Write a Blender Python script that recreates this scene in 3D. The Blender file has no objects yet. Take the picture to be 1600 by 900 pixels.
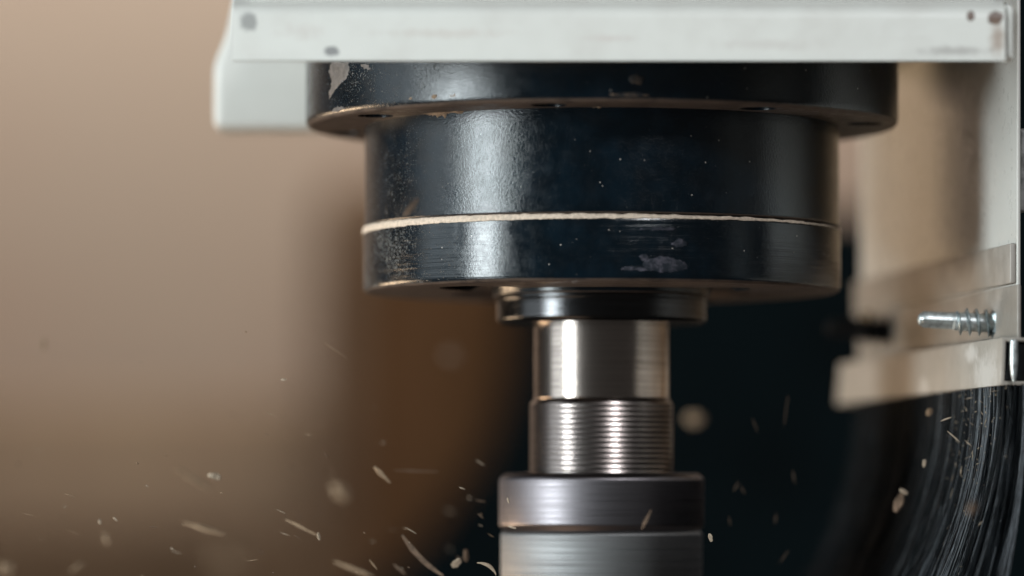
import bpy, bmesh, math, random
from mathutils import Vector, noise as mnoise

# ------------------------------------------------------------------ base units
# lengths below are written in "u"; S metres = one u (about 16 mm); spindle axis is the world z axis
S = 0.016
D = 70.0          # camera distance from the spindle axis, in u
CX = -1.4
scene = bpy.context.scene
R = math.radians

# ------------------------------------------------------------------ camera
cam_d = bpy.data.cameras.new("camera")
cam = bpy.data.objects.new("camera", cam_d)
scene.collection.objects.link(cam)
cam.location = (CX * S, -D * S, 0)
cam.rotation_euler = (R(90), 0, 0)
cam_d.sensor_width = 36
cam_d.lens = 36 * D / 16.0
cam_d.shift_y = 350 / 1600
cam_d.clip_start = 0.01
cam_d.clip_end = 50
cam_d.dof.use_dof = True
cam_d.dof.focus_distance = (D - 2.9) * S
cam_d.dof.aperture_fstop = 4.4
scene.camera = cam

# ------------------------------------------------------------------ world, lamps, exposure
world = bpy.data.worlds.new("World")
scene.world = world
world.use_nodes = True
bg = world.node_tree.nodes["Background"]
bg.inputs[0].default_value = (0.050, 0.048, 0.046, 1)
bg.inputs[1].default_value = 1.0
scene.view_settings.view_transform = 'Standard'
scene.view_settings.look = 'None'
scene.view_settings.exposure = 0.0
scene.view_settings.gamma = 1.0
scene.view_settings.use_curve_mapping = False
scene.cycles.use_denoising = True
scene.cycles.max_bounces = 6
scene.cycles.sample_clamp_indirect = 4.0


def area(name, loc, target, w, h, power, col, spread=180):
    l = bpy.data.lights.new(name, 'AREA')
    l.shape = 'RECTANGLE'
    l.size, l.size_y = w, h
    l.energy = power
    l.color = col
    l.spread = R(spread)
    o = bpy.data.objects.new(name, l)
    scene.collection.objects.link(o)
    o.location = loc
    d = Vector(target) - Vector(loc)
    o.rotation_euler = d.to_track_quat('-Z', 'Y').to_euler()
    return o


# cool window light from the front left, tall and narrow
area("window_lamp", (-0.88, -0.56, 0.10), (0, 0, 0.07), 0.20, 0.7, 4.9, (0.87, 0.97, 1.0), 110)
# wide weak daylight beside it
area("side_daylight_lamp", (-1.1, -0.12, 0.40), (0, 0, 0.05), 0.5, 1.0, 0.8, (0.85, 0.95, 1.0), 90)
# warm room light, low on the rear left
area("warm_room_lamp", (-0.85, 0.46, -0.17), (0.08, 0.05, 0.04), 0.5, 0.15, 1.0, (1.0, 0.72, 0.46), 80)
# warm bounce from timber below
area("warm_bounce_lamp", (-0.50, -0.30, -0.60), (0.0, 0.0, 0.05), 0.5, 0.5, 1.3, (1.0, 0.72, 0.5))
# weak bounce on the right
area("right_lamp", (0.95, -0.42, 0.20), (0, 0, 0.03), 0.11, 0.8, 0.11, (0.92, 1.0, 0.97))
# small workshop lamp high in front
area("ceiling_lamp", (0.37, -0.93, 0.62), (0, 0, 0.05), 0.13, 0.16, 1.35, (0.95, 0.97, 1.0), 100)
# lamp washing the far wall
area("wall_lamp", (-0.4, 1.2, 0.74), (-0.4, 1.6, 0.40), 1.8, 0.15, 4.2, (1.0, 0.965, 0.92), 84)


# ------------------------------------------------------------------ helpers
def P(px, py, Y):
    k = (D + Y) / D
    return Vector((CX + (px - 800) / 100 * k, Y, (800 - py) / 100 * k))


def thing(name, label, cat, base=(0, 0, 0), group=None):
    o = bpy.data.objects.new(name, None)
    scene.collection.objects.link(o)
    o.location = Vector(base) * S
    o.empty_display_size = 0.01
    o['label'] = label
    o['category'] = cat
    if group:
        o['group'] = group
    return o


def root_of(o):
    while o.parent:
        o = o.parent
    return o


def obj(name, verts, faces, mat, parent=None, smooth=30, origin=(0, 0, 0), label=None):
    """one mesh object; verts in u (world frame, less origin)"""
    me = bpy.data.meshes.new(name)
    me.from_pydata([Vector(v) * S for v in verts], [], faces)
    bm = bmesh.new()
    bm.from_mesh(me)
    bmesh.ops.remove_doubles(bm, verts=bm.verts, dist=1e-7)
    bmesh.ops.recalc_face_normals(bm, faces=bm.faces)
    bm.to_mesh(me)
    bm.free()
    me.materials.append(mat)
    if smooth:
        for p in me.polygons:
            p.use_smooth = True
        me.set_sharp_from_angle(angle=R(smooth))
    o = bpy.data.objects.new(name, me)
    scene.collection.objects.link(o)
    if parent is not None:
        o.parent = parent
        # keep the mesh frame equal to the world frame
        o.location = -root_of(parent).location if parent.parent is None else (0, 0, 0)
    else:
        o.location = Vector(origin) * S
    if label:
        o['label'] = label
    return o


def round_profile(pts, rad, n=5):
    """pts: list of (r,z); rad: radius per point"""
    out = []
    for i, p in enumerate(pts):
        r = rad[i] if isinstance(rad, (list, tuple)) else rad
        if i in (0, len(pts) - 1) or r <= 0:
            out.append(p)
            continue
        a, b, c = Vector(pts[i - 1]), Vector(p), Vector(pts[i + 1])
        u, v = (a - b), (c - b)
        t = min(r, u.length * .49, v.length * .49)
        p0, p1 = b + u.normalized() * t, b + v.normalized() * t
        for k in range(n + 1):
            f = k / n
            q = p0.lerp(b, f).lerp(b.lerp(p1, f), f)
            out.append((q.x, q.y))
    return out


def lathe(prof, segs=160, jitter=None):
    vs, fs = [], []
    m = len(prof)
    for i in range(segs):
        a = 2 * math.pi * i / segs
        c, s = math.cos(a), math.sin(a)
        for r, z in prof:
            if jitter:
                r, z = jitter(r, z, a)
            vs.append((r * c, r * s, z))
    for i in range(segs):
        j = (i + 1) % segs
        for k in range(m - 1):
            q = [i * m + k, j * m + k, j * m + k + 1, i * m + k + 1]
            fs.append(q)
    return vs, fs


def bevel_box(frame, lo, hi, b=0.04, seg=3):
    """box in a frame (origin, ex, ey, ez), bevelled; returns verts, faces"""
    o, ex, ey, ez = frame
    bm = bmesh.new()
    bmesh.ops.create_cube(bm, size=1)
    for v in bm.verts:
        v.co = Vector([lo[k] + (v.co[k] + .5) * (hi[k] - lo[k]) for k in range(3)])
    if b:
        bmesh.ops.bevel(bm, geom=bm.edges[:], offset=b, segments=seg, profile=.5, affect='EDGES')
    bm.verts.index_update()
    vs = [o + ex * v.co.x + ey * v.co.y + ez * v.co.z for v in bm.verts]
    fs = [[v.index for v in f.verts] for f in bm.faces]
    bm.free()
    return vs, fs


def prism(poly, y0, y1, b=0.05, seg=3):
    """polygon of (x,z) extruded from y0 to y1, bevelled"""
    bm = bmesh.new()
    f = bm.faces.new([bm.verts.new((x, y0, z)) for x, z in poly])
    ext = bmesh.ops.extrude_face_region(bm, geom=[f])
    for e in ext['geom']:
        if isinstance(e, bmesh.types.BMVert):
            e.co.y = y1
    if b:
        bmesh.ops.bevel(bm, geom=bm.edges[:], offset=b, segments=seg, profile=.5, affect='EDGES')
    bm.verts.index_update()
    vs = [v.co.copy() for v in bm.verts]
    fs = [[v.index for v in f.verts] for f in bm.faces]
    bm.free()
    return vs, fs


def cut(o, cutters, mat=None):
    """subtract cylinders (cx, cy, z0, z1, r) from mesh object o for good"""
    bm = bmesh.new()
    for cx, cy, z0, z1, r in cutters:
        n = 28
        lo = [bm.verts.new(Vector((cx + r * math.cos(6.2832 * k / n), cy + r * math.sin(6.2832 * k / n), z0)) * S) for k in range(n)]
        hi = [bm.verts.new(Vector((cx + r * math.cos(6.2832 * k / n), cy + r * math.sin(6.2832 * k / n), z1)) * S) for k in range(n)]
        bm.faces.new(lo[::-1])
        bm.faces.new(hi)
        for k in range(n):
            bm.faces.new([lo[k], lo[(k + 1) % n], hi[(k + 1) % n], hi[k]])
    me = bpy.data.meshes.new("cutter")
    bm.to_mesh(me)
    bm.free()
    c = bpy.data.objects.new("cutter", me)
    scene.collection.objects.link(c)
    c.location = o.location
    c.parent = o.parent
    md = o.modifiers.new("cut", 'BOOLEAN')
    md.operation = 'DIFFERENCE'
    md.object = c
    md.solver = 'EXACT'
    dg = bpy.context.evaluated_depsgraph_get()
    dg.update()
    new = bpy.data.meshes.new_from_object(o.evaluated_get(dg))
    o.modifiers.clear()
    new.name = o.data.name
    o.data = new
    for p in new.polygons:
        p.use_smooth = True
    new.set_sharp_from_angle(angle=R(30))
    if mat:
        new.materials.append(mat)
        for p in new.polygons:
            q = p.center / S
            for cx, cy, z0, z1, r in cutters:
                if math.hypot(q.x - cx, q.y - cy) < r * 1.005 and q.z > z0 + .45:
                    p.material_index = len(new.materials) - 1
    bpy.data.objects.remove(c)


# ------------------------------------------------------------------ material kit
class M:
    def __init__(self, name):
        self.m = bpy.data.materials.new(name)
        self.m.use_nodes = True
        self.nt = self.m.node_tree
        self.b = self.nt.nodes["Principled BSDF"]
        tc = self.n('ShaderNodeTexCoord')
        mp = self.n('ShaderNodeMapping')
        mp.inputs['Scale'].default_value = (1 / S,) * 3
        self.l(tc.outputs['Object'], mp.inputs[0])
        self.co = mp.outputs[0]
        self._sep = None

    def n(self, t):
        return self.nt.nodes.new(t)

    def l(self, a, b):
        self.nt.links.new(a, b)

    def put(self, s, v):
        if hasattr(v, 'is_output') or isinstance(v, bpy.types.NodeSocket):
            self.l(v, s)
        else:
            if isinstance(v, (tuple, list)) and s.type == 'RGBA' and len(v) == 3:
                v = (*v, 1)
            s.default_value = v

    def set(self, **kw):
        for k, v in kw.items():
            self.put(self.b.inputs[k.replace('_', ' ')], v)
        return self

    def scaled(self, sc):
        mp = self.n('ShaderNodeMapping')
        mp.inputs['Scale'].default_value = sc
        self.l(self.co, mp.inputs[0])
        return mp.outputs[0]

    def noise(self, scale, detail=4, rough=.55, co=None, dist=0):
        t = self.n('ShaderNodeTexNoise')
        t.inputs['Scale'].default_value = scale
        t.inputs['Detail'].default_value = detail
        t.inputs['Roughness'].default_value = rough
        t.inputs['Distortion'].default_value = dist
        self.l(co or self.co, t.inputs['Vector'])
        return t.outputs[0]

    def voro(self, scale, co=None):
        t = self.n('ShaderNodeTexVoronoi')
        t.inputs['Scale'].default_value = scale
        self.l(co or self.co, t.inputs['Vector'])
        return t

    def ramp(self, v, a, b, lo=0., hi=1.):
        t = self.n('ShaderNodeMapRange')
        t.interpolation_type = 'SMOOTHSTEP'
        self.put(t.inputs['Value'], v)
        t.inputs['From Min'].default_value = a
        t.inputs['From Max'].default_value = b
        t.inputs['To Min'].default_value = lo
        t.inputs['To Max'].default_value = hi
        return t.outputs[0]

    def math(self, op, a, b=0.):
        t = self.n('ShaderNodeMath')
        t.operation = op
        self.put(t.inputs[0], a)
        self.put(t.inputs[1], b)
        return t.outputs[0]

    def mix(self, f, a, b):
        t = self.n('ShaderNodeMix')
        t.data_type = 'RGBA'
        self.put(t.inputs[0], f)
        self.put(t.inputs[6], a)
        self.put(t.inputs[7], b)
        return t.outputs[2]

    def xyz(self):
        if self._sep is None:
            s = self.n('ShaderNodeSeparateXYZ')
            self.l(self.co, s.inputs[0])
            self._sep = s.outputs
        return self._sep

    def blob(self, c, rad, soft=.5, wob=.5, wscale=6):
        """ragged ellipse mask in the x-z plane (u)"""
        x, y, z = self.xyz()
        dx = self.math('DIVIDE', self.math('SUBTRACT', x, c[0]), rad[0])
        dz = self.math('DIVIDE', self.math('SUBTRACT', z, c[1]), rad[1])
        d = self.math('SQRT', self.math('ADD', self.math('MULTIPLY', dx, dx), self.math('MULTIPLY', dz, dz)))
        nz = self.math('MULTIPLY', self.math('SUBTRACT', self.noise(wscale, 5, .65), .5), wob * 2)
        return self.ramp(self.math('ADD', d, nz), 1.0, 1.0 - soft)

    def bump(self, h, dist, strength=1., prev=None):
        t = self.n('ShaderNodeBump')
        t.inputs['Strength'].default_value = strength
        t.inputs['Distance'].default_value = dist
        self.put(t.inputs['Height'], h)
        if prev is not None:
            self.l(prev, t.inputs['Normal'])
        self.l(t.outputs[0], self.b.inputs['Normal'])
        return t.outputs[0]

    def normal_z(self):
        g = self.n('ShaderNodeNewGeometry')
        s = self.n('ShaderNodeSeparateXYZ')
        self.l(g.outputs['Normal'], s.inputs[0])
        return s.outputs[2]


def black_paint(name, turned=False):
    k = M(name)
    x, y, z = k.xyz()
    # fine grey specks, thicker on the left and in patches, with paler dust dots
    fine = k.noise(34, 3, .7)
    patch = k.noise(1.3, 4, .6)
    left = k.ramp(x, -1.2, -3.6)
    dens = k.math('ADD', k.math('MULTIPLY', k.math('MULTIPLY', left, k.ramp(patch, .25, .6, .45, 1.)), .17 if turned else .10), k.math('MULTIPLY', k.math('SUBTRACT', patch, .5), .12))
    speck = k.ramp(k.math('ADD', fine, dens), .70, .78)
    v = k.voro(7.0)
    dots = k.math('MULTIPLY', k.ramp(v.outputs['Distance'], .10, .05), k.ramp(k.noise(3.1, 2), .54, .60))
    col = k.mix(k.ramp(k.noise(2.2, 5), .35, .7), (.0010, .0040, .0068), (.0018, .0070, .0120))
    film = k.ramp(k.noise(1.6, 6, .65), .5, .85, 0, .015)
    col = k.mix(film, col, (.30, .27, .25))
    col = k.mix(k.math('MULTIPLY', speck, .65), col, (.18, .19, .185))
    col = k.mix(k.math('MULTIPLY', dots, .9), col, (.42, .38, .34))
    # brown dust stuck to the underside
    under = k.math('MULTIPLY', k.ramp(k.normal_z(), -.35, -.8), k.ramp(k.noise(2.5, 6, .7), .28, .6, .45, .95))
    col = k.mix(under, col, (.095, .066, .05))
    k.set(Base_Color=col, Specular_IOR_Level=.5)
    rg = k.math('ADD', k.ramp(k.noise(5, 6, .7), .3, .75, .13, .27), k.math('MULTIPLY', speck, .35))
    k.set(Roughness=k.math('ADD', rg, k.math('MULTIPLY', under, .4)))
    n1 = k.bump(k.noise(27, 4, .65), .00018, .42 if not turned else .17)
    n1 = k.bump(speck, .0002, .6, n1)
    if turned:
        k.bump(k.noise(1, 3, .7, k.scaled((.25, .25, 17))), .0003, .45, n1)
    return k.m


def turned_steel(name, col, rough, streak, streak_scale=45, dark=(.2, .17, .16)):
    k = M(name)
    st = k.noise(1, 4, .7, k.scaled((.12, .12, streak_scale)))
    c = k.mix(k.ramp(st, .35, .7), col, dark)
    c = k.mix(k.ramp(k.noise(3.0, 5, .6), .55, .8, 0, .35), c, dark)
    k.set(Base_Color=c, Metallic=1.0, Anisotropic=.75, Roughness=k.ramp(st, .25, .8, rough * .8, rough * 1.35))
    tg = k.n('ShaderNodeTangent')
    tg.direction_type = 'RADIAL'
    tg.axis = 'Z'
    k.l(tg.outputs[0], k.b.inputs['Tangent'])
    k.bump(st, .0002, streak)
    return k.m


def white_paint(name, col=(.715, .715, .67), marks=(), rough=.38, grime=.25):
    k = M(name)
    c = k.mix(k.ramp(k.noise(1.1, 5, .6), .4, .75, 0, grime), col, (.50, .46, .42))
    c = k.mix(k.ramp(k.noise(1, 5, .7, k.scaled((.8, .8, 7))), .58, .8, 0, grime), c, (.45, .41, .37))
    for cc, rad, colr, am, soft, wob in marks:
        c = k.mix(k.math('MULTIPLY', k.blob(cc, rad, soft, wob), am), c, colr)
    k.set(Base_Color=c, Roughness=k.ramp(k.noise(4, 4), .3, .7, rough * .8, rough * 1.3))
    k.bump(k.noise(9, 3), .0002, .15)
    return k.m


def plain(name, col, rough, metal=0, var=.25, scale=6, bump=.2, dark=None, spec=.5):
    k = M(name)
    d = dark or tuple(v * (1 - var * 1.6) for v in col)
    c = k.mix(k.ramp(k.noise(scale, 5, .6), .35, .7), col, d)
    k.set(Base_Color=c, Roughness=rough, Metallic=metal, Specular_IOR_Level=spec)
    if bump:
        k.bump(k.noise(scale * 3, 4), .0003, bump)
    return k.m


m_black = black_paint("black_paint")
m_black_turned = black_paint("black_paint_turned", True)
m_shaft = turned_steel("ground_steel", (.47, .41, .37), .15, .16, 26, (.26, .22, .195))
m_thread = turned_steel("threaded_steel", (.24, .21, .20), .20, .12, 40, (.13, .11, .10))
m_nut = turned_steel("nut_steel", (.165, .152, .162), .34, .12, 40, (.11, .10, .105))
m_holder = turned_steel("brushed_steel", (.19, .19, .19), .48, .12, 40, (.13, .125, .125))
m_collar = turned_steel("dark_steel", (.08, .08, .083), .15, .2, 60, (.03, .03, .03))
m_dust = plain("wood_dust", (.66, .54, .43), .95, var=.2, scale=20, bump=.8)
m_packed = plain("packed_sawdust", (.30, .21, .14), .95, var=.3, scale=16, bump=.8)
m_bare = plain("bare_metal", (.11, .097, .09), .6, var=.3, scale=9, bump=.4)
def worn(name, col, base, sc):
    k = M(name)
    f = k.ramp(k.noise(sc, 6, .7), .42, .66)
    k.set(Base_Color=k.mix(f, base, col), Roughness=.6, Specular_IOR_Level=.3)
    k.bump(f, .0002, .5)
    return k.m


m_smear = worn("resin_smear", (.07, .066, .085), (.004, .008, .014), 7)
m_brown_dust = worn("brown_dust", (.10, .065, .042), (.006, .008, .010), 8)
m_chip = plain("wood_chip", (.28, .19, .115), .85, var=.2, scale=14, bump=.4)
m_chip_dark = plain("wood_chip_brown", (.15, .095, .06), .85, var=.3, scale=14, bump=.4)
m_chip_pale = plain("wood_chip_pale", (.40, .32, .235), .85, var=.15, scale=14, bump=.4)
m_zinc = plain("zinc", (.74, .80, .80), .38, .75, .3, 10, .15)
m_zinc_dark = plain("zinc_thread", (.40, .46, .47), .4, .7, .4, 10, .2)
m_brass = plain("old_brass", (.50, .36, .2), .35, 1, .3, 6, .1)
m_dull_black = plain("dull_black", (.006, .007, .008), .7, 0, .2, 6, .2, spec=.15)  # also stands in for shade in the bar end and the spanner holes
m_bristle = plain("black_nylon", (.004, .006, .008), .36, 0, .3, 3, 0, spec=.12)
m_highlight = plain("highlight_nylon", (.17, .19, .21), .4, 0, .4, 5, 0)  # pale colour stands in for light streaks on the shiny black bristles
m_wall = None

# ------------------------------------------------------------------ the room behind
k = M("tan_wall_paint")
c = k.mix(k.ramp(k.noise(.055, 3, .5), .35, .65), (.44, .345, .27), (.42, .305, .235))
k.set(Base_Color=c, Roughness=.9, Specular_IOR_Level=.1)
k.bump(k.noise(1.5, 4), .001, .3)
w = obj("wall", [(-150, 100, -60), (150, 100, -60), (150, 100, 110), (-150, 100, 110),
                 (-150, 104, -60), (150, 104, -60), (150, 104, 110), (-150, 104, 110)],
        [[0, 1, 2, 3], [4, 7, 6, 5], [0, 3, 7, 4], [1, 5, 6, 2], [3, 2, 6, 7], [0, 4, 5, 1]], k.m, smooth=0)
w['kind'] = 'structure'
w['label'] = 'plain tan workshop wall far behind the spindle'

WF = (Vector((0, 0, 0)), Vector((1, 0, 0)), Vector((0, 1, 0)), Vector((0, 0, 1)))


def board(label, c0, c1, px0, px1, py0, py1, Y, th, bev):
    k = M("board_or_tone_colour")
    gr = k.noise(1, 5, .6, k.scaled((.5, .5, .05)))
    c = k.mix(k.ramp(gr, .3, .7), c0, c1)
    c = k.mix(k.ramp(k.noise(.12, 3), .4, .7, 0, .5), c, tuple(v * .6 for v in c1))
    k.set(Base_Color=c, Roughness=.8, Specular_IOR_Level=.15)
    k.bump(gr, .002, .4)
    a, b_ = P(px0, py0, Y), P(px1, py1, Y)
    t = thing("board_or_tone_sheet", label, "board", (a.x, Y, b_.z))
    vs, fs = bevel_box(WF, (a.x, Y, b_.z), (b_.x, Y + th, a.z), bev, 5)
    obj("panel", vs, fs, k.m, t)


board("rusty brown wooden board, blurred, standing directly left of the bright shaft", (.33, .155, .065), (.23, .11, .05), 556, 900, 345, 1500, 78, 4, 1.5)
board("paler brown board edge between the tan wall and the rusty brown board", (.30, .20, .13), (.24, .15, .095), 490, 900, 270, 1500, 90, 4, 1.5)
board("added pale sheet whose colour imitates warmer light on the lower part of the tan wall", (.44, .315, .21), (.40, .275, .185), -700, 600, 620, 1500, 96, 2, .6)  # added sheet: its warm colour imitates warmer light low on the wall
board("added low brown sheet whose colour imitates light fading at the bottom left of the tan wall", (.34, .215, .13), (.26, .16, .095), -700, 620, 830, 1500, 84, 6, 1.0)  # added sheet: its darker brown imitates the light falling off downwards

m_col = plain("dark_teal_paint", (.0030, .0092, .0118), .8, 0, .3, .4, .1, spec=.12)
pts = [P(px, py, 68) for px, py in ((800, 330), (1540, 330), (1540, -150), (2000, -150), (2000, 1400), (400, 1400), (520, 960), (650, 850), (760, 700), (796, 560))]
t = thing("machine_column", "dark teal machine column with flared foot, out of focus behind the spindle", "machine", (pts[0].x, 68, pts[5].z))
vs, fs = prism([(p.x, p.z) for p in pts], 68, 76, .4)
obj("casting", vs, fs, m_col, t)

# ------------------------------------------------------------------ spindle motor
sp = thing("spindle_motor", "black flanged spindle motor with bright steel shaft and collet nut, under the white cover", "spindle", (0, 0, -2.4))

prof = round_profile([(3.5, 8.6), (4.62, 8.6), (4.62, 5.99), (3.66, 5.99), (3.5, 6.1)], [0, .08, .13, .03, 0])
fl = obj("flange", *lathe(prof, 220), m_black, sp)
holes = []
for q in range(8):
    an = R(348 + 45 * q)
    holes.append((4.13 * math.cos(an), 4.13 * math.sin(an), 5.5, 6.45, .27))
# closed ring needed for a clean cut
bm = bmesh.new()
bm.from_mesh(fl.data)
bmesh.ops.holes_fill(bm, edges=[e for e in bm.edges if e.is_boundary], sides=0)
bmesh.ops.recalc_face_normals(bm, faces=bm.faces)
bm.to_mesh(fl.data)
bm.free()
cut(fl, holes)

prof = round_profile([(3.3, 6.3), (3.70, 6.3), (3.70, 4.44), (3.60, 4.41), (3.3, 4.41)], [0, 0, .03, .02, 0])
obj("upper_housing", *lathe(prof, 220), m_black, sp)
prof = round_profile([(3.3, 4.43), (3.64, 4.42), (3.725, 4.36), (3.725, 3.42), (2.34, 3.40), (2.12, 3.52), (1.72, 3.52), (1.70, 3.36), (1.3, 3.36)],
                     [0, .02, .04, .10, .03, .03, .02, .03, 0])
lh = obj("lower_housing", *lathe(prof, 220), m_black_turned, sp)


def dust_j(r, z, a):
    # thicker on the left, frayed lower edge
    left = .5 - .5 * math.cos(a)
    th = .20 + .62 * left
    n = mnoise.noise((math.cos(a) * 22, math.sin(a) * 22, z * 9)) * .5 + mnoise.noise((math.cos(a) * 60, math.sin(a) * 60, z * 20)) * .4
    mid = 4.40
    return r + n * .010 + .004 * left, mid + (z - mid) * th + n * .022 - .02


prof = [(3.66, 4.475), (3.700, 4.47), (3.718, 4.455), (3.730, 4.42), (3.732, 4.36), (3.729, 4.335), (3.70, 4.325)]
obj("dust_line", *lathe(prof, 720, dust_j), m_dust, sp, smooth=60)


def packed_j(r, z, a):
    d = math.degrees(a) % 360
    bias = -.35 + .75 * max(0, 1 - abs(d - 232) / 26) + .55 * max(0, 1 - abs(d - 268) / 8) + .5 * max(0, 1 - abs(d - 335) / 14)
    n = mnoise.noise((math.cos(a) * 16, math.sin(a) * 16, 2)) * .5 + mnoise.noise((math.cos(a) * 70, math.sin(a) * 70, z * 9)) * .3
    f = max(0, bias + n * .7)
    return 3.66 + (r - 3.66) * min(1, f * 1.4), 6.01 + (z - 6.01) * min(1, f * 1.4)


obj("packed_dust", *lathe([(3.60, 6.01), (3.97, 6.00), (3.93, 5.965), (3.75, 5.94), (3.72, 5.88), (3.60, 5.86)], 720, packed_j), m_packed, sp, smooth=60)


def edge_j(r, z, a):
    d = math.degrees(a) % 360
    bias = -.2 + .5 * max(0, 1 - abs(d - 236) / 34) + .25 * max(0, 1 - abs(d - 275) / 12)
    n = mnoise.noise((math.cos(a) * 20, math.sin(a) * 20, 5)) * .5 + mnoise.noise((math.cos(a) * 80, math.sin(a) * 80, z * 9)) * .35
    f = max(0, min(1, (bias + n * .6) * 1.6))
    return 4.60 + (r - 4.60) * f, 6.11 + (z - 6.11) * f


obj("edge_dust", *lathe([(4.58, 6.07), (4.622, 6.09), (4.634, 6.13), (4.630, 6.18), (4.58, 6.22)], 720, edge_j), m_packed, fl, smooth=60)
fl_edge = scene.objects["edge_dust"]
fl_edge.location = (0, 0, 0)


# small raised lumps of dust clinging along the line
random.seed(5)


def on_cyl(px, py, rad):
    """point on a vertical cylinder of that radius facing the camera"""
    for _ in range(1):
        Y = -rad * .8
    for _ in range(12):
        p = P(px, py, Y)
        Y = -math.sqrt(max(rad * rad - p.x * p.x, 0.0001))
    return P(px, py, Y)


def patch_on_cyl(name, outline, rad, mat, parent, lift=.006, label=None):
    """a ragged flake bent round the cylinder: outline in angle/height, with a thin edge"""
    c = Vector((sum(p[0] for p in outline) / len(outline), sum(p[1] for p in outline) / len(outline)))
    pts = []
    n = len(outline)
    for i in range(n):
        a, b = Vector(outline[i]), Vector(outline[(i + 1) % n])
        for f in range(5):
            q = a.lerp(b, f / 5)
            q += Vector((random.gauss(0, 1), random.gauss(0, 1))) * .9
            pts.append(q)
    vs, fs = [], []
    rings = [1.0, .9, .6, .3]
    lifts = [-.004, lift, lift * 1.1, lift * 1.1]
    for f, lf in zip(rings, lifts):
        for q in pts:
            r_ = c.lerp(q, f)
            p = on_cyl(r_.x, r_.y, rad)
            u = Vector((p.x, p.y, 0)).normalized() * (rad + lf)
            vs.append((u.x, u.y, p.z))
    m = len(pts)
    for g in range(len(rings) - 1):
        for i in range(m):
            j = (i + 1) % m
            fs.append([g * m + i, g * m + j, (g + 1) * m + j, (g + 1) * m + i])
    p = on_cyl(c.x, c.y, rad)
    u = Vector((p.x, p.y, 0)).normalized() * (rad + lifts[-1])
    vs.append((u.x, u.y, p.z))
    for i in range(m):
        fs.append([(len(rings) - 1) * m + i, (len(rings) - 1) * m + (i + 1) % m, len(vs) - 1])
    o = obj(name, vs, fs, mat, parent, smooth=50, label=label)
    if parent.parent is not None:
        o.location = (0, 0, 0)
    return o


patch_on_cyl("bare_patch", [(519, 97), (545, 97), (547, 108), (541, 122), (533, 130), (524, 140), (516, 153), (513, 155), (516, 140), (519, 128), (514, 115), (514, 105)],
             4.62, m_bare, fl, label="bare grey patch where the black paint has flaked off")
patch_on_cyl("bare_patch", [(562, 99), (577, 101), (580, 110), (570, 108)], 4.62, m_bare, fl)
patch_on_cyl("bare_patch", [(517, 174), (528, 166), (540, 168), (528, 176)], 4.62, m_bare, fl)
for px, py, w_, h_ in ((1040, 415, 44, 15), (1006, 402, 8, 6), (1062, 380, 14, 7), (1028, 358, 30, 2.5), (1000, 420, 30, 4)):
    ol = [(px + w_ * math.cos(6.283 * q / 11) * random.uniform(.75, 1.1), py + h_ * math.sin(6.283 * q / 11) * random.uniform(.7, 1.1)) for q in range(11)]
    patch_on_cyl("resin_smear", ol, 3.725, m_smear, lh, .004)
for px, py, w_, h_ in ((995, 125, 14, 8), (985, 148, 38, 5)):
    ol = [(px + w_ * math.cos(6.283 * q / 11) * random.uniform(.6, 1.1), py + h_ * math.sin(6.283 * q / 11) * random.uniform(.5, 1.1)) for q in range(11)]
    patch_on_cyl("brown_dust_patch", ol, 4.62, m_brown_dust, fl, .004)

# seal, collar, shaft, thread and nut
prof = round_profile([(1.2, 3.45), (1.66, 3.45), (1.66, 3.30), (1.64, 3.28), (1.64, 2.98), (1.58, 2.93), (1.0, 2.93)], [0, .02, .01, .01, .04, .02, 0])
obj("collar", *lathe(prof, 160), m_collar, sp)
prof = round_profile([(.95, 3.1), (1.055, 3.1), (1.055, 1.80), (1.06, 1.76), (.95, 1.70)], [0, 0, .02, .02, 0])
obj("shaft", *lathe(prof, 160), m_shaft, sp)
prof = [(.95, 1.79), (1.035, 1.775), (1.09, 1.735), (1.105, 1.70)]
z = 1.69
for q in range(14):
    prof += [(1.1138, z), (1.1232, z - .034), (1.1232, z - .068), (1.1138, z - .079)]
    z -= .0805
prof += [(1.08, z), (.9, z - .02)]
obj("thread", *lathe(prof, 200), m_thread, sp, smooth=9)
prof = round_profile([(1.0, .60), (1.52, .60), (1.60, .52), (1.60, -.21), (1.555, -.27), (1.54, -.30), (1.2, -.30)], [0, .06, .06, .05, .02, .02, 0])
obj("collet_nut", *lathe(prof, 180), m_nut, sp)
prof = round_profile([(1.2, -.28), (1.53, -.29), (1.575, -.34), (1.575, -1.02), (1.5, -1.10), (1.5, -1.35), (1.56, -1.40), (1.56, -2.4), (.6, -2.4)],
                     [0, .02, .03, .04, .03, .03, .04, .08, 0])
obj("tool_holder", *lathe(prof, 180), m_holder, sp)
# spanner holes in the underside of the lower housing
bm = bmesh.new()
bm.from_mesh(lh.data)
bmesh.ops.holes_fill(bm, edges=[e for e in bm.edges if e.is_boundary], sides=0)
bmesh.ops.recalc_face_normals(bm, faces=bm.faces)
bm.to_mesh(lh.data)
bm.free()
cut(lh, [(-1.85, -1.75, 2.97, 4.1, .66), (1.75, -1.55, 2.97, 4.1, .50), (1.5, 1.9, 2.97, 4.1, .4), (-1.5, 2.2, 2.97, 4.1, .4)], m_dull_black)  # dull black put on hole walls so they stay dark, without glints

# ------------------------------------------------------------------ white sheet metal cover
cv = thing("spindle_cover", "white painted sheet metal cover above the black spindle, chipped and rusty at its right corner", "cover", (0, 0, 6.5))
YF = -5.3
a, b_ = P(363, 95, YF), P(1571, 95, YF)
rust, grey = (.10, .05, .03), (.20, .19, .18)


def pz(px, py):
    p = P(px, py, YF)
    return (p.x, p.z)


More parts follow.
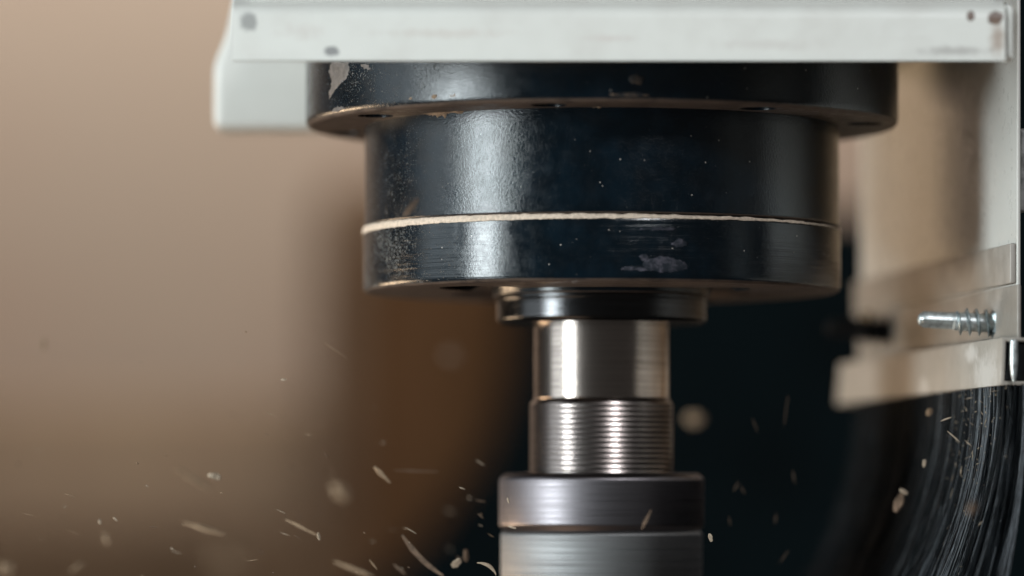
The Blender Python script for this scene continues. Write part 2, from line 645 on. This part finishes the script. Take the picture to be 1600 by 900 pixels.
marks = [(pz(388, 34), (.17, .17), (.30, .30, .29), .85, .5, .6), (pz(518, 80), (.14, .09), (.24, .24, .24), .9, .4, .4),  # first mark painted dark for a small hole, the others dirt and rust
          (pz(1517, 25), (.07, .09), rust, .95, .4, .5), (pz(1556, 28), (.15, .12), rust, .95, .4, .5),
          (pz(1558, 60), (.16, .35), (.30, .20, .14), .7, .9, .5), (pz(1490, 80), (.75, .10), (.33, .31, .29), .6, .9, .6),
          (pz(950, 60), (.5, .08), (.6, .54, .5), .6, 1.0, .8),
          (pz(700, 52), (1.4, .10), (.60, .55, .50), .5, 1.0, .9), (pz(1200, 70), (1.0, .12), (.58, .55, .51), .5, 1.0, .9), (pz(470, 50), (.5, .16), (.58, .53, .49), .45, 1.0, .9)]
m_cover = white_paint("cover_white", marks=marks)
# front sheet: vertical face folded back at the top, small lip at the bottom
sec = round_profile([(-.02, a.z + 0.0), (0, a.z), (0, a.z + .76), (1.2, a.z + 1.30), (1.2, a.z + 1.20), (.12, a.z + .70), (.12, a.z + .02), (.1, a.z)],
                    [0, .02, .16, 0, 0, .1, .02, 0], 6)
vs, fs = [], []
xs = [a.x + (b_.x - a.x) * i / 24 for i in range(25)]
for x_ in xs:
    for y_, z_ in sec:
        vs.append((x_, YF + y_, z_))
m_ = len(sec)
for i in range(24):
    for q in range(m_):
        fs.append([i * m_ + q, i * m_ + (q + 1) % m_, (i + 1) * m_ + (q + 1) % m_, (i + 1) * m_ + q])
fs.append(list(range(m_)))
fs.append([24 * m_ + q for q in range(m_)])
obj("front_panel", vs, fs, m_cover, cv, smooth=40)
# rounded corner strip at the right end of the front sheet, running into the side panel
m_white = white_paint("panel_white", (.50, .485, .45), rough=.3, grime=.3)
vs, fs = prism([pz(1572.5, 94), pz(1584, 94), pz(1584, 14), pz(1580, 5), pz(1572.5, 1)], YF + .03, YF + .7, .08)
obj("corner_strip", vs, fs, m_cover, cv)
# mounting block behind, lower than the front sheet
pts = [P(px, py, 2.6) for px, py in ((333, 201), (333, 100), (352, 55), (372, -40), (1250, -40), (1250, 150), (1230, 201))]
m_block = white_paint("block_white", (.56, .555, .52), rough=.45, grime=.15)
vs, fs = prism([(p.x, p.z) for p in pts], 2.6, 3.7, .14)
obj("mounting_block", vs, fs, m_block, cv)
vs, fs = bevel_box((Vector((0, 0, 0)), Vector((1, 0, 0)), Vector((0, 1, 0)), Vector((0, 0, 1))), (a.x + .25, YF + .3, a.z + .9), (b_.x - .1, 6.0, a.z + 1.1), .03)
obj("top_plate", vs, fs, m_block, cv)

# right side panel: receding sheet
A = Vector((6.15, -3.0, 0))
B = Vector((4.69, 8.0, 0))
es = (B - A).normalized()
en = Vector((-es.y, es.x, 0))        # towards the spindle
if en.x > 0:
    en = -en
ez = Vector((0, 0, 1))
F = (A, es, en, ez)
m_side = white_paint("side_white", (.60, .59, .55), rough=.32, grime=.2)
vs, fs = bevel_box(F, (0, -.06, 1.9), (11.2, 0, 7.8), .02)
obj("side_panel", vs, fs, m_side, cv)
vs, fs = bevel_box(F, (.1, -.22, 4.5), (.5, -.065, 5.75), .05)
obj("hinge_tab", vs, fs, plain("worn_grey", (.32, .32, .31), .45, 0, .4, 4, .3), cv)

# ------------------------------------------------------------------ dust skirt with brush
ds = thing("dust_skirt", "grey bracket with a bar of black brush bristles on the right side panel", "dust brush", A + Vector((0, 0, -2)))
m_br = white_paint("bracket_grey", (.25, .225, .195), rough=.4, grime=.45)
def pzz(px, py, Y=-2.5):
    p = P(px, py, Y)
    return (p.x, p.z)


pale = (.62, .59, .55)
m_bar = white_paint("bar_grey", (.34, .31, .27), rough=.4, grime=.45,
                    marks=[(pzz(1535, 590), (.16, .5), pale, .7, .8, .6), (pzz(1522, 552), (.07, .2), pale, .7, .8, .6), (pzz(1458, 600, -.5), (.07, .22), pale, .6, .8, .7), (pzz(1478, 618, -1), (.05, .12), pale, .7, .8, .7)])
vs, fs = bevel_box(F, (.02, .004, 3.42), (11.3, .10, 4.02), .025)
obj("upper_strip", vs, fs, m_br, ds)
vs, fs = bevel_box(F, (-.3, .004, 2.50), (11.1, .07, 3.39), .025)
obj("lower_strip", vs, fs, m_br, ds)
# hollow bar holding the bristles: open near end
bm = bmesh.new()
s0, s1, n0, n1, z0, z1 = -1.0, 10.7, .02, .47, 1.87, 2.57
wl = .06
outer = [(n0, z0), (n1, z0), (n1, z1), (n0, z1)]
inner = [(n0 + wl, z0 + wl), (n1 - wl, z0 + wl), (n1 - wl, z1 - wl), (n0 + wl, z1 - wl)]
rings = []
for s_, loop in ((s1, outer), (s0, outer), (s0 + .0, inner), (s0 + 1.4, inner)):
    sl = [s_ + (.30 * (1 - (zz - z0) / (z1 - z0)) if s_ == s1 else (.10 * (1 - (zz - z0) / (z1 - z0)))) for nn, zz in loop]
    rings.append([bm.verts.new(A + es * ss + en * nn + ez * zz) for ss, (nn, zz) in zip(sl, loop)])
for g in range(3):
    for i in range(4):
        bm.faces.new([rings[g][i], rings[g][(i + 1) % 4], rings[g + 1][(i + 1) % 4], rings[g + 1][i]])
bm.faces.new(rings[0])
bm.faces.new(rings[3])
bmesh.ops.recalc_face_normals(bm, faces=bm.faces)
bmesh.ops.bevel(bm, geom=[e for e in bm.edges if e.calc_length() > .3], offset=.018, segments=2, profile=.5, affect='EDGES')
bm.verts.index_update()
vs = [v.co.copy() for v in bm.verts]
fs = [[v.index for v in f.verts] for f in bm.faces]
bm.free()
bar = obj("brush_bar", vs, fs, m_bar, ds)
# black block standing in for shade inside the open end, with a bright clip pin
vs, fs = bevel_box(F, (-.92, n0 + wl + .01, z0 + wl + .01), (-.5, n1 - wl - .01, z1 - wl - .01), .02)
obj("end_shade", vs, fs, m_dull_black, ds)
o_ = A + es * -1.02 + en * .30
prof = round_profile([(0, 2.54), (.055, 2.54), (.06, 2.40), (.062, 2.2), (.045, 2.02), (.02, 1.92), (0, 1.90)], [0, .03, .02, .02, .02, .01, 0])
vs, fs = lathe(prof, 20)
obj("clip_pin", [Vector(v) + Vector((o_.x, o_.y, 0)) for v in vs], fs, m_zinc, ds)

# bristles
random.seed(11)


def brush(name, count, near, mat, rmin, rmax, pick=None):
    vs, fs = [], []
    for i in range(count):
        s_ = random.uniform(-.9, 4.5) if i < near else random.uniform(-.9, 9.8)
        n_ = random.uniform(.05, .42)
        if pick:
            s_, n_ = pick(i)
        L = random.uniform(3.0, 4.4)
        clump = mnoise.noise((s_ * 3.1, n_ * 4, 3.3)) + .6 * mnoise.noise((s_ * 9, n_ * 11, 7.3))
        bend = (.085 + .035 * clump + random.gauss(0, .005)) * (1.0 + .02 * s_)
        side = random.gauss(0, .025) + .16 * clump
        r_ = random.uniform(rmin, rmax)
        seg = 9
        for q in range(seg + 1):
            h = L * q / seg
            p = A + es * (s_ + side * h) + en * (n_ + bend * h ** 1.85) + ez * (1.9 - h)
            base = len(vs)
            rr = r_ * (1 - .4 * q / seg)
            for g in range(3):
                an = 2.094 * g + i
                vs.append(p + Vector((math.cos(an), math.sin(an), 0)) * rr)
            if q:
                for g in range(3):
                    fs.append([base - 3 + g, base - 3 + (g + 1) % 3, base + (g + 1) % 3, base + g])
    me = bpy.data.meshes.new(name)
    me.from_pydata([v * S for v in vs], [], fs)
    me.materials.append(mat)
    for p in me.polygons:
        p.use_smooth = True
    o = bpy.data.objects.new(name, me)
    scene.collection.objects.link(o)
    o.parent = ds
    o.location = -ds.location
    o['kind'] = 'stuff'
    return o


brush("bristles", 2600, 1100, m_bristle, .006, .0125)
o = brush("highlight_bristles", 330, 0, m_highlight, .003, .0062, lambda i: ((.4 + random.gauss(0, .5) if i % 2 else random.uniform(-.9, 3.6)) if i % 5 else random.uniform(-.9, -.6), random.uniform(.25, .43) if i % 5 else random.uniform(.04, .12)))
o['label'] = 'pale bristles imitating highlights among the black ones'
vs, fs = [], []
for i in range(130):
    h = abs(random.gauss(0, 1.1))
    s_ = .6 + random.gauss(0, .9) + .05 * h
    c_ = A + es * s_ + en * (.46 + .075 * h ** 1.85 + random.gauss(0, .03)) + ez * (1.85 - h)
    ln = random.choice((.02, .03, .04, .14)) * random.uniform(.6, 1.4)
    dr = Vector((random.gauss(0, .6), random.gauss(0, .3), random.gauss(0, 1))).normalized()
    wd = Vector((dr.z, .2, -dr.x)) * .009
    dp = Vector((0, .012, 0))
    b = len(vs)
    vs += [c_ - dr * ln / 2, c_ + wd, c_ + dr * ln / 2, c_ - wd + dp]
    fs += [[b, b + 1, b + 2], [b, b + 2, b + 3], [b, b + 3, b + 1], [b + 1, b + 3, b + 2]]
o = obj("caught_sawdust", vs, fs, m_chip_pale, ds, smooth=0)
o['kind'] = 'stuff'


# ------------------------------------------------------------------ screws
def helix(r0, r1, pitch, turns, x0, hw, n=22):
    """thread ridge along +x"""
    v, f = [], []
    tot = int(turns * n)
    for i in range(tot + 1):
        a = 6.28318 * i / n
        x_ = x0 + pitch * i / n
        fade = min(1, i / (n * .7))
        ro = r0 + (r1 - r0) * fade
        for rr, dx in ((r0 - .01, -hw), (ro, -hw * .15), (ro, hw * .15), (r0 - .01, hw)):
            v.append((x_ + dx, rr * math.cos(a), rr * math.sin(a)))
        if i:
            b = i * 4
            for g in range(3):
                f.append([b - 4 + g, b - 4 + g + 1, b + g + 1, b + g])
    return v, f


def make_screw(parent, tip, length, r, mat, mat_t, tilt, label, tipmat=None):
    ca, sa = math.cos(tilt), math.sin(tilt)

    def tr(v):
        x_, y_, z_ = v
        return Vector((tip.x + x_ * ca - z_ * sa, tip.y + y_, tip.z + x_ * sa + z_ * ca))
    # shank: drill point with flat flutes, then round core
    prof = round_profile([(0, 0), (r * .45, .02), (r * .80, .10), (r * .80, .20), (r * .80, .32), (r * .80, .44), (r * .80, .52), (r * .84, .58), (r * .86, length), (0, length)], [0, .02, .03, 0, 0, 0, .03, .03, 0, 0], 4)
    vv, ff = lathe(prof, 28)
    out = []
    for q, (a_, b, zz) in enumerate(vv):
        # flute: a groove ground into the lower front of the drill section
        if .06 < zz < .56 and a_ < -.15 * r and b < .2 * r:
            a_, b = a_ * .55, b * .55
        out.append(tr((zz, b, a_)))
    sc = obj("screw", out, ff, mat, parent, smooth=35, label=label)
    hv, hf = helix(r * .82, r * 1.28, .145, (length - .55) / .145, .56, .035)
    th = obj("thread", [tr(v) for v in hv], hf, mat_t, sc, smooth=50)
    th.location = (0, 0, 0)
    return sc


tip = P(1433, 499, -1.8)
make_screw(ds, tip, 1.25, .165, m_zinc, m_zinc_dark, R(-3), "zinc self drilling screw poking through the bracket, tip towards the spindle")
# ragged burr where the point broke through the sheet
vs, fs = lathe([(.12, .03), (.17, .05), (.21, .015), (.24, -.01), (.12, -.01)], 26, lambda r_, z_, a_: (r_ * (1 + .12 * math.sin(5 * a_ + 9 * r_)), z_ * (1 + .5 * math.sin(3 * a_ + 1)), ))
bc = Vector((tip.x + 1.17, tip.y, tip.z - 1.17 * math.sin(R(3))))
obj("burr", [bc + en * v[2] + es * v[0] + ez * v[1] for v in vs], fs, m_zinc_dark, ds)
tip2 = P(1290, 513, 5.4)
make_screw(ds, tip2, 1.15, .21, m_dull_black, m_dull_black, R(-3), "dark blurred screw at the far end of the bracket")
p = P(1356, 497, 6.2)
prof = round_profile([(0, .07), (.09, .07), (.12, .0), (.09, -.07), (0, -.07)], [0, .03, .05, .03, 0])
vs, fs = lathe(prof, 20)
obj("brass_nut", [Vector((v[0], v[2], v[1])) + p for v in vs], fs, m_brass, ds)


# ------------------------------------------------------------------ flying wood chips
random.seed(21)


def chip_mesh(L, Wd, T, curl, kind):
    """a splinter: tapered, twisted, bent bar with uneven edges, along x"""
    seg = 7
    v, f = [], []
    ph = random.uniform(0, 6)
    for i in range(seg + 1):
        t_ = i / seg
        x_ = (t_ - .5) * L
        prof_w = (math.sin(math.pi * min(max(t_, .06), .94)) ** .6) if kind == 'splinter' else (.55 + .45 * math.sin(math.pi * t_))
        w_ = Wd * prof_w * random.uniform(.75, 1.15) / 2
        h_ = T * prof_w * random.uniform(.7, 1.2) / 2
        off = curl * L * ((t_ - .5) ** 2) * 2 + random.gauss(0, .03) * Wd
        tw = ph + t_ * 1.2
        for cy, cz in ((-1, -1), (1, -1), (1, 1), (-1, 1)):
            y_ = cy * w_
            z_ = cz * h_
            v.append((x_, y_ * math.cos(tw * .3) - z_ * math.sin(tw * .3), off + y_ * math.sin(tw * .3) + z_ * math.cos(tw * .3)))
        if i:
            b = i * 4
            for g in range(4):
                f.append([b - 4 + g, b - 4 + (g + 1) % 4, b + (g + 1) % 4, b + g])
    f.append([0, 1, 2, 3])
    f.append([seg * 4 + q for q in range(4)])
    return v, f


CH = 'wood chips flying below the spindle'


def chip(px, py, L, Wd, ang, Y, label, mat=m_chip, kind='splinter', curl=0., name='wood_chip', cat='wood chip'):
    """length and width in hundredths of u, angle in degrees (picture sense: positive falls to the right)"""
    kz = (D + Y) / D
    v, f = chip_mesh(L / 100 * kz, Wd * .8 / 100 * kz, Wd * .8 / 100 * kz * .7, curl, kind)
    p_ = P(px, py, Y)
    o = obj(name, v, f, mat, None, smooth=45, origin=p_)
    o.rotation_euler = (random.uniform(-.5, .5), R(ang), random.uniform(-.25, .25))
    o['label'] = label
    o['category'] = cat
    o['group'] = CH
    return o


chip(335, 744, 20, 15, 10, -4.6, "pale chunky wood chip flying just right of a faint splinter on the tan background", m_chip_pale, 'chunk')
chip(304, 749, 66, 10, 31, -7.5, "faint blurred splinter slanting down beside the pale chunky chip", m_chip)
chip(318, 825, 70, 11, 15, -6.0, "thick blurred splinter slanting gently down over the tan background", m_chip)
chip(471, 824, 58, 6, 26, -4.4, "straight splinter slanting down to a tiny chip at its right end", m_chip)
chip(498, 838, 12, 5, 80, -3.8, "tiny upright chip at the right end of a straight splinter", m_chip_pale, 'chunk')
chip(657, 872, 92, 11, 44, -4.2, "long bent reddish splinter falling steeply over the dark column foot", m_chip_dark, curl=.12)
chip(713, 880, 17, 13, -35, -4.0, "bright rounded chip low between the long bent splinter and the nut", m_chip_pale, 'chunk')
chip(728, 868, 19, 8, 85, -4.8, "dull upright chip just above the bright rounded chip", m_chip_dark, 'chunk')
chip(764, 884, 36, 6, 32, -3.0, "pale curled shaving beside the lower left of the collet nut", m_chip_pale, curl=-.35, name='wood_shaving', cat='wood shaving')
chip(597, 742, 36, 11, 45, -4.4, "yellowish stubby chip tilted over the brown board", m_chip, 'chunk')
chip(531, 768, 34, 26, 50, -9.5, "large soft out of focus chip over the brown board", m_chip, 'chunk')
chip(443, 593, 9, 4, 0, -3.6, "lone small bright chip high on the tan background", m_chip_pale, 'chunk')
chip(552, 889, 66, 9, 20, -6.0, "blurred splinter at the bottom of the picture below the brown board", m_chip)
chip(1110, 840, 13, 7, 75, -2.8, "small bright chip just right of the collet nut", m_chip_pale, 'chunk')
chip(1085, 655, 26, 25, 0, -11.5, "round out of focus chip glowing against the dark column right of the thread", m_chip, 'chunk')
chip(360, 870, 46, 40, 20, -20, "very large faint blurred chip at the lower left of the board", m_chip, 'chunk')
chip(10, 889, 24, 22, 0, -9, "blurred chip in the bottom left corner", m_chip, 'chunk')
chip(121, 886, 26, 10, -30, -7.5, "soft slanted chip along the bottom left edge", m_chip)
chip(705, 556, 22, 20, 0, -14, "faint round blurred chip over the brown board left of the shaft", m_chip_dark, 'chunk')
chip(641, 326, 38, 10, -52, -5.5, "slanted blurred chip in front of the housing just above the dust line", m_chip_dark)
chip(1010, 812, 34, 8, -65, -4.6, "slanted dull chip in front of the collet nut", m_chip_dark)
chip(794, 782, 9, 4, 70, -2.6, "tiny pale chip in front of the nut's left side", m_chip_pale, 'chunk')
chip(800, 824, 13, 4, 15, -2.4, "tiny flat chip in the groove of the collet nut", m_chip_pale, 'chunk')
chip(1404, 786, 30, 16, -70, -1.0, "orange tan chip caught in the black bristles", m_chip_dark, 'chunk')
chip(1412, 768, 14, 8, 30, -1.2, "pale bit stuck on top of the orange tan chip in the bristles", m_chip_pale, 'chunk')
chip(1519, 795, 20, 14, -60, -7.5, "faint orange blurred chip in front of the right bristles", m_chip_dark, 'chunk')
chip(1452, 644, 12, 10, -60, -1.0, "small tan chip just below the brush bar", m_chip, 'chunk')
chip(1444, 724, 12, 8, -80, -1.6, "small whitish chip in the bristles below the tan chip", m_chip_pale, 'chunk')
chip(1490, 682, 26, 3, 40, -3.2, "thin pale fibre stuck to the bristles below the bar", m_chip_pale)
chip(1478, 655, 18, 3, -20, -3.2, "short pale fibre just under the brush bar", m_chip_pale)
chip(68, 538, 20, 7, 90, -7.5, "faint upright blurred splinter on the tan background at far left", m_chip)
chip(156, 815, 8, 5, 80, -4.2, "small pale chip low on the far left", m_chip_pale, 'chunk')
chip(180, 811, 10, 3, 40, -3.7, "hair thin splinter beside the small pale chip at far left", m_chip_pale)
chip(166, 842, 20, 8, 70, -7.5, "dim blurred chip below the small pale chip at far left", m_chip)
chip(640, 851, 10, 4, 75, -3.4, "small bright chip above the long bent splinter", m_chip_pale, 'chunk')
chip(523, 547, 46, 2.2, 33, -4.5, "long hair thin splinter at the edge of the brown board", m_chip)
chip(642, 829, 20, 2.2, 30, -3.6, "fine straight fibre above the long bent splinter", m_chip_pale)
chip(722, 763, 10, 3, 20, -3.4, "small fibre left of the collet nut", m_chip_pale)
chip(583, 882, 20, 3, 50, -3.8, "fine fibre at the bottom left of the long bent splinter", m_chip)
chip(625, 890, 26, 7, 40, -4.8, "brown splinter touching the bottom edge below the board", m_chip_dark)
chip(650, 736, 70, 2, 2, -5.2, "long level fibre right of the yellowish stubby chip", m_chip_dark)
for px, py, L, ang in ((1228, 642, 60, -82), (1180, 665, 30, 70), (1150, 760, 20, -60), (1160, 765, 18, 60), (1212, 810, 22, -85), (1225, 870, 32, -55), (1240, 745, 24, 82), (1140, 815, 18, 85)):
    o = chip(px, py, L * .8, 1.0, ang, -5.4, "faint fine fibre drifting in the dark gap between nut and bristles", m_chip_dark)
    o['group'] = 'faint fibres in the dark gap'

# specks, hardly told apart: denser low and near the cutter
n = 0
while n < 55:
    px = random.uniform(20, 775)
    py = 900 - abs(random.gauss(0, 150))
    if py < 500 or random.random() > .35 + .65 * (px / 780):
        continue
    n += 1
    Y = -3.4 + random.gauss(0, 2.2)
    fib = random.random() < .6
    o = chip(px, py, random.uniform(7, 18) if fib else random.uniform(2.5, 5), random.uniform(.9, 1.7) if fib else random.uniform(1.8, 3.4),
             random.gauss(22, 14), Y, "tiny wood speck in the drifting sawdust at lower left", random.choice((m_chip, m_chip_pale, m_chip_dark)),
             'splinter' if fib else 'chunk', name='wood_speck', cat='wood speck')
    o['group'] = 'tiny specks of sawdust in the air'
